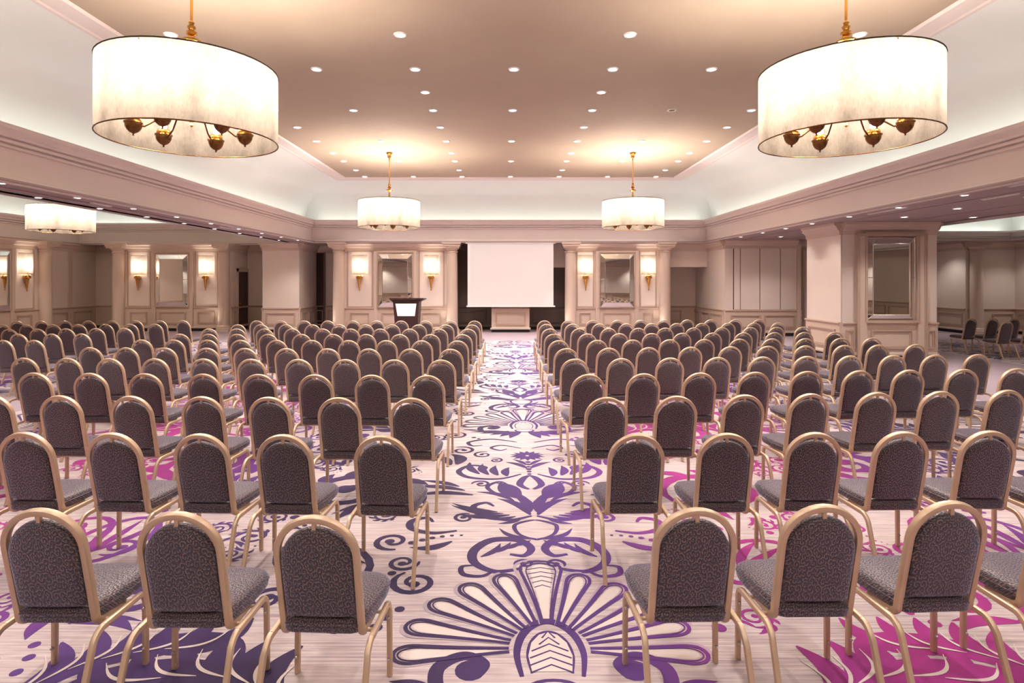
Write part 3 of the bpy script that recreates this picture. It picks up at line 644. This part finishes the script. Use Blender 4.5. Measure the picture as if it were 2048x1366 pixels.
# ------------------------------------------------------------------ carpet design: inlaid yarn figures
class Pat:
    def zz(s, z): s.i = (getattr(s, 'i', 0)+1) % 55; return z+s.i*2e-5
    def __init__(s): s.q = {'dye': MB(), 'dye_pale': MB(), 'cream_yarn': MB()}
    def ribbon(s, pts, wid, mat='dye', z=.0010):
        n = len(pts); v = []; z = s.zz(z)
        for i in range(n):
            a, b = pts[max(i-1, 0)], pts[min(i+1, n-1)]; dx, dy = b[0]-a[0], b[1]-a[1]; d = math.hypot(dx, dy) or 1
            w_ = wid(i/(n-1)) if callable(wid) else wid; nx, ny = -dy/d*w_/2, dx/d*w_/2
            v += [(pts[i][0]-nx, pts[i][1]-ny, z), (pts[i][0]+nx, pts[i][1]+ny, z)]
        s.q[mat].add(v, [(2*i, 2*i+2, 2*i+3, 2*i+1) for i in range(n-1)])
    def disc(s, x, y, r, mat='dye', z=.0010, ry=None, n=14):
        ry = ry or r; z = s.zz(z); s.q[mat].add([(x+r*math.cos(2*PI*k/n), y+ry*math.sin(2*PI*k/n), z) for k in range(n)], [tuple(range(n))])
    def spiral(s, x, y, r, a0, turns, d=1, w=.05, mat='dye', tail=None):
        """from the outside in; ends in a round bead"""
        n = int(14*turns)+6; pts = []
        for k in range(n+1):
            t = k/n; rr = r*(1-t)**.85+r*.16*t; a = a0+d*turns*2*PI*t; pts.append((x+rr*math.cos(a), y+rr*math.sin(a)))
        s.ribbon(pts, lambda t: w*(1-.45*t) if t > .12 else w*(.35+.65*t/.12), mat); e = pts[-1]; s.disc(e[0], e[1], w*.75, mat)
    def leaf(s, p0, p1, bend, w, mat='dye', z=.0010, n=12, sharp=1.0):
        dx, dy = p1[0]-p0[0], p1[1]-p0[1]; pts = []
        for k in range(n+1):
            t = k/n; b = bend*math.sin(PI*t)*.5+bend*t*t*.5; pts.append((p0[0]+dx*t-dy*b, p0[1]+dy*t+dx*b))
        s.ribbon(pts, lambda t: max(.004, w*math.sin(PI*min(1, t*.92+.06))**sharp*(1-.3*t)), mat, z)
    def scroll(s, p, w, mat='dye', n=10):             # Catmull-Rom stroke through points, tapered at both ends
        P = [p[0]]+list(p)+[p[-1]]; pts = []
        for i in range(1, len(P)-2):
            for k in range(n):
                t = k/n; a, b, c, d = P[i-1], P[i], P[i+1], P[i+2]
                pts.append(tuple(.5*((2*b[j])+(-a[j]+c[j])*t+(2*a[j]-5*b[j]+4*c[j]-d[j])*t*t+(-a[j]+3*b[j]-3*c[j]+d[j])*t**3) for j in (0, 1)))
        pts.append(p[-1]); s.ribbon(pts, lambda t: w*(.25+.75*math.sin(PI*min(1, .06+.9*t))), mat)
    def acanthus(s, x, y, a, r, fl=1, n=6, mat='dye'):
        """curled leaf: spine spiral with lobes fanned off its outer side"""
        ca, sa = math.cos(a), math.sin(a); tr = lambda u, v: (x+ca*u-sa*v*fl, y+sa*u+ca*v*fl)
        s.scroll([tr(0, 0), tr(.35*r, .22*r), tr(.75*r, .22*r), tr(1.05*r, -.02*r), tr(1.0*r, -.30*r), tr(.78*r, -.34*r), tr(.70*r, -.18*r)], .10*r, mat)
        for k in range(n):
            t = k/(n-1); b0 = tr(.12*r+.75*r*t, .10*r+.14*r*math.sin(PI*t)); tip = tr(.30*r+1.15*r*t, .52*r+.18*r*math.sin(PI*t)-.42*r*t)
            s.leaf(b0, tip, -.25*fl, .17*r, mat)
        s.disc(*tr(.74*r, -.20*r), .06*r, mat)
def rinceau(p, x, y, r, a, d):
    pol = lambda rr, t: (x+rr*math.cos(a+d*t), y+rr*math.sin(a+d*t))
    p.spiral(x, y, r, a, 1.45, d, .27*r)
    for k in range(5):
        t = .35+.62*k; rr = r*(1-t/(1.45*2*PI))**.85
        p.leaf(pol(rr*1.02, t+.25), pol(rr+(.52-.05*k)*r, t-.30), .35*d, .31*r)
    p.leaf(pol(r, .05), pol(r*1.45, -.85), -.4*d, .30*r); p.leaf(pol(r*.98, .0), pol(r*1.2, -1.0), -.3*d, .16*r)
    for k in range(3): p.disc(*pol(r*(1.36-.02*k), -1.25-.28*k), r*(.10-.02*k))
def bud(p, x, y, r, a, d):
    pol = lambda rr, t: (x+rr*math.cos(a+t), y+rr*math.sin(a+t))
    n = 20; p.ribbon([(x+r*.62*math.cos(2*PI*k/n)*math.cos(a)-r*.95*math.sin(2*PI*k/n)*math.sin(a), y+r*.62*math.cos(2*PI*k/n)*math.sin(a)+r*.95*math.sin(2*PI*k/n)*math.cos(a)) for k in range(n+1)], .13*r)
    for k in range(3): p.leaf(pol(.5*r, PI/2*3), pol((.75, .85, .75)[k]*r, PI/2+.35*(k-1)), .2*(k-1), .2*r)
    p.spiral(*pol(1.25*r, .3), .33*r, a+2, 1.3, d, .12*r); p.spiral(*pol(1.25*r, PI-.3), .33*r, a+1, 1.3, -d, .12*r)
    for k in range(4): p.disc(*pol(1.3*r, PI/2+.22*(k-1.5)), .07*r)
SCAT = []
_r = random.Random(11)
for t_ in range(6000):
    r_ = _r.choice((.34, .28, .22, .17, .13, .10)) if t_ > 500 else .48
    u_, v_ = _r.uniform(.98, 3.3), _r.uniform(-.9, 3.78)
    if any(math.hypot(u_-a_, min(abs(v_-b_), 4.68-abs(v_-b_))) < .42+r_ for a_, b_ in ((1.5, -.25), (2.0, -.1), (2.0, .1-.45), (2.55, 2.15), (1.65, 3.3))): continue
    if u_-r_*1.25 < (.98 if -.3 < v_ < .9 or v_ > 1.4 else .78): continue
    if all(math.hypot(u_-q[0], min(abs(v_-q[1]), 4.68-abs(v_-q[1]))) > (r_+q[2])*1.12 for q in SCAT): SCAT.append((u_, v_, r_, _r.uniform(0, 2*PI), _r.choice((-1, 1)), _r.random()))
def palmette(p, x, y, R=.80):
    for k in range(11):
        a = math.radians(180*(k/10)) if False else math.radians(-4+188*k/10); L_ = R*(1.17 if k == 5 else 1.0); wmax = .165 if k == 5 else .088
        c, s_ = math.cos(a), math.sin(a); r0 = .21
        def edge(sc, sg, q=23):
            o_ = []
            for i in range(q):
                t = math.sin(i/(q-1)*PI/2); u = r0+(L_*(.90+.10*sc)-r0)*t; half = wmax*sc*(.16+.84*t**1.3)
                if t > .80: half *= math.sqrt(max(0, 1-((t-.80)/.20)**2))
                o_.append((x+c*u-s_*half*sg, y+s_*u+c*half*sg))
            return o_
        for sc, wv, mat, z in ((1.0, .022, 'dye', .0022), (.72, .009, 'dye', .0022)):
            l_, r_ = edge(sc, 1), edge(sc, -1); p.ribbon(l_+r_[::-1][1:], wv, mat, z)
        l_, r_ = edge(.5, 1), edge(.5, -1); q = len(l_); v = []
        for i in range(q): v += [(l_[i][0], l_[i][1], .0006), (r_[i][0], r_[i][1], .0006)]
        p.q['cream_yarn'].add(v, [(2*i, 2*i+2, 2*i+3, 2*i+1) for i in range(q-1)])
        p.ribbon(edge(1.28, 1), .020, 'dye_pale', .0010)
        if k == 5:
            for j in range(6): u = .60+.055*j; hw = .05+.012*j; p.ribbon([(x-hw, y+u), (x, y+u+.03), (x+hw, y+u)], .008, 'dye')
    hub = [(x+.74*a_, y+.9*b_) for a_, b_ in ((-.20, -.24), (-.23, -.05), (-.19, .12), (-.10, .23), (0, .265), (.10, .23), (.19, .12), (.23, -.05), (.20, -.24))]
    p.scroll(hub, .055); hub2 = [(x+(a-x)*.68, y+(b-y)*.72-.03) for a, b in hub]; p.scroll(hub2, .022)
    p.q['cream_yarn'].add([(x+(a-x)*.66, y+(b-y)*.70-.03, .0022) for a, b in hub], [tuple(range(9))])
    for j in range(6): u = -.16+.055*j; hw = .105-.010*max(0, j-2)-.008*j*(j > 3); p.ribbon([(x-hw, y+u-.03), (x, y+u+.03), (x+hw, y+u-.03)], .011, 'dye', .0024)
    p.disc(x, y-.30, .13, 'dye', .0010, .07, 20); p.disc(x, y-.30, .10, 'cream_yarn', .0024, .045, 20)
def half_motifs(p, X, Y, m):
    """figures to one side of the middle line; m = -1 / 1 mirror"""
    T = lambda u, v: (X+m*u, Y+v)
    def sp(u, v, r, a0, turns, d, w=.05): p.spiral(X+m*u, Y+v, r, a0 if m > 0 else PI-a0, turns, d*m, w)
    sc = lambda P, w: p.scroll([T(*q) for q in P], w)
    lf = lambda a, b, bend, w: p.leaf(T(*a), T(*b), bend*m, w)
    dots = lambda P: [p.disc(*T(u, v), r, 'dye') for u, v, r in P]
    # volutes below the palmette
    sc([(.20, -.32), (.34, -.40), (.52, -.34), (.56, -.16), (.44, -.06), (.33, -.12), (.36, -.22)], .075); p.disc(*T(.40, -.17), .075); lf((.56, -.30), (.78, -.26), .1, .07)
    # C scrolls above the palmette
    sc([(.12, .84), (.30, .80), (.44, .92), (.45, 1.10), (.33, 1.26), (.14, 1.26), (.05, 1.13), (.10, 1.02), (.20, 1.04)], .075)
    sc([(.30, .82), (.38, .74), (.50, .76), (.52, .86), (.44, .88)], .04); sp(.10, .90, .07, -.5, 1.1, 1, .03)
    for k in range(4): lf((.40-.07*k, 1.0+.06*k), (.30-.08*k, 1.22+.02*k), .3, .06)
    # bud and tulip on the middle line
    lf((0, 1.28), (.22, 1.52), -.5, .06); sc([(0, 1.26), (.13, 1.36), (.16, 1.52), (.06, 1.60), (0, 1.62)], .035)
    sc([(.02, 1.70), (.22, 1.62), (.44, 1.74), (.50, 1.90), (.40, 1.98), (.33, 1.90)], .06); lf((.03, 1.72), (.36, 2.02), .35, .10); lf((.03, 1.78), (.22, 2.14), .3, .12); lf((.2, 1.72), (.62, 1.80), -.3, .09); lf((.3, 1.78), (.66, 2.0), -.2, .08)
    lf((.04, 2.05), (.20, 2.52), -.35, .16); lf((.1, 2.1), (.42, 2.40), .5, .09); sc([(.10, 2.10), (.30, 2.18), (.40, 2.36), (.30, 2.50), (.22, 2.44)], .045)
    for k in range(5): lf((.10+.05*k, 1.66+.03*k), (.30+.09*k, 1.58+.10*k), -.3, .06)
    sc([(.02, 2.30), (.10, 2.42), (.06, 2.60), (0, 2.68)], .07); lf((.16, 2.02), (.52, 2.16), .4, .08); sp(.46, 2.44, .09, 0, 1.2, 1, .035); sp(.56, 1.66, .09, 2, 1.2, -1, .035)
    for k in range(6): p.disc(X, Y+2.72+.075*k, .022+.004*(k % 3))
    lf((.02, 2.90), (.26, 3.06), .3, .08); lf((.02, 3.0), (.18, 3.18), .2, .06); sp(.34, 3.16, .08, 1, 1.2, 1, .03); sp(.48, 3.36, .11, 2, 1.3, -1, .035)
    # acanthus pair and rosette stem
    sc([(.08, 2.72), (.30, 2.58), (.58, 2.62), (.70, 2.80), (.60, 2.98), (.44, 2.94), (.45, 2.82)], .06)
    for k in range(4): lf((.22+.09*k, 2.66+.02*k), (.16+.13*k, 2.92+.06*k), -.3, .10)
    for k in range(8):
        a = PI/2-k*PI/7; lf((.02*math.cos(a), 3.32+.02*math.sin(a)), (.19*math.cos(a), 3.32+.17*math.sin(a)), 0, .07)
    sc([(.06, 3.60), (.28, 3.72), (.40, 3.62), (.30, 3.52), (.22, 3.58)], .04); sc([(.10, 3.85), (.40, 3.98), (.66, 3.86), (.62, 3.70), (.50, 3.72)], .05)
    for k in range(5): lf((.05+.03*k, 4.34-.01*k), (.16+.13*k, 4.02+.065*k), .15, .13)
    # side figures
    sp(.80, .66, .15, 1.0, 1.4, -1, .05); sp(.92, .92, .11, 3.0, 1.3, 1, .04); dots([(.84, .36, .03), (.90, .28, .036), (.94, .18, .04)])
    sc([(.60, 1.42), (.78, 1.38), (.95, 1.46), (.97, 1.60), (.86, 1.66), (.80, 1.58)], .06); lf((.62, 1.24), (.92, 1.22), -.5, .09); dots([(.56+.07*k, 1.34-.005*k*k, .013+.003*k) for k in range(6)])
    lf((.52, 2.16), (1.05, 2.04), .35, .10); lf((.60, 2.27), (1.12, 2.28), .3, .10); lf((.66, 2.37), (1.05, 2.50), .2, .09)
    lf((.74, 3.02), (.92, 3.32), .6, .16); lf((.80, 3.00), (1.10, 3.26), .4, .13); sp(.72, 3.52, .14, 1, 1.3, 1, .045); sp(.86, 4.16, .14, 2.0, 1.3, 1, .04); dots([(.62, 4.05, .03), (.56, 4.0, .024), (.51, 3.96, .018)])
    for bx, by, ang, R_, fl in ((1.10, -.62, .35, 1.05, 1), (2.55, -.55, 2.5, .95, -1), (2.2, 1.75, .9, .9, 1), (1.25, 2.95, .5, .8, 1)):
        a_ = ang if m > 0 else PI-ang; f_ = fl*m; ca, sa = math.cos(a_), math.sin(a_); tr = lambda u, v: (X+m*bx+ca*u-sa*v*f_, Y+by+sa*u+ca*v*f_)
        p.scroll([tr(0, 0), tr(.35*R_, .20*R_), tr(.8*R_, .18*R_), tr(1.1*R_, -.05*R_), tr(1.0*R_, -.32*R_), tr(.80*R_, -.30*R_), tr(.80*R_, -.16*R_)], .15*R_)
        for k in range(6):
            t = k/5; b0 = tr((.10+.72*t)*R_, (.06+.10*math.sin(PI*t))*R_); tip = tr((.22+1.0*t)*R_, (.55+.12*math.sin(PI*t)-.30*t)*R_)
            p.leaf(b0, tip, -.62*f_, .155*R_, sharp=.8); p.leaf(tr((.12+.70*t)*R_, (.10+.11*math.sin(PI*t))*R_), tr((.20+.93*t)*R_, (.44+.11*math.sin(PI*t)-.26*t)*R_), -.60*f_, .022*R_, 'cream_yarn', .0034)
        p.disc(*tr(.82*R_, -.20*R_), .07*R_)
    for u, v, r, a, d, ty in SCAT:
        if ty < .25 and r > .2: bud(p, X+m*u, Y+v, r*.85, a if m > 0 else PI-a, d*m)
        else: rinceau(p, X+m*u, Y+v, r, a if m > 0 else PI-a, d*m)
PX, PY = 6.6, 4.68
for zi, (x0, x1, y0, y1) in enumerate(ZONES):
    p = Pat()
    for ky in range(-1, 5):
        for kx in range(-3, 4):
            X, Y = CX0+kx*PX, 3.02+ky*PY
            if X < x0-3.3 or X > x1+3.3 or Y-1 > y1: continue
            if x0 < X < x1: palmette(p, X, Y)
            for m in (-1, 1): half_motifs(p, X, Y, m)
    for k, mb in p.q.items():                        # keep only figures inside the patterned field and near enough to be seen
        fs = [f for f in mb.f if all(x0+.05 < mb.v[i][0] < x1-.05 and 1.2 < mb.v[i][1] < y1-.05 for i in f)]
        if not fs: continue
        q = MB(); q.v = mb.v; q.f = fs; o = q.build('carpet_figure', k, flo, fixn=False); o['kind'] = 'stuff'
        b = bmesh.new(); b.from_mesh(o.data); bmesh.ops.delete(b, geom=[v for v in b.verts if not v.link_faces], context='VERTS')
        for f in b.faces:
            f.normal_update()
            if f.normal.z < 0: f.normal_flip()
        b.to_mesh(o.data); b.free()
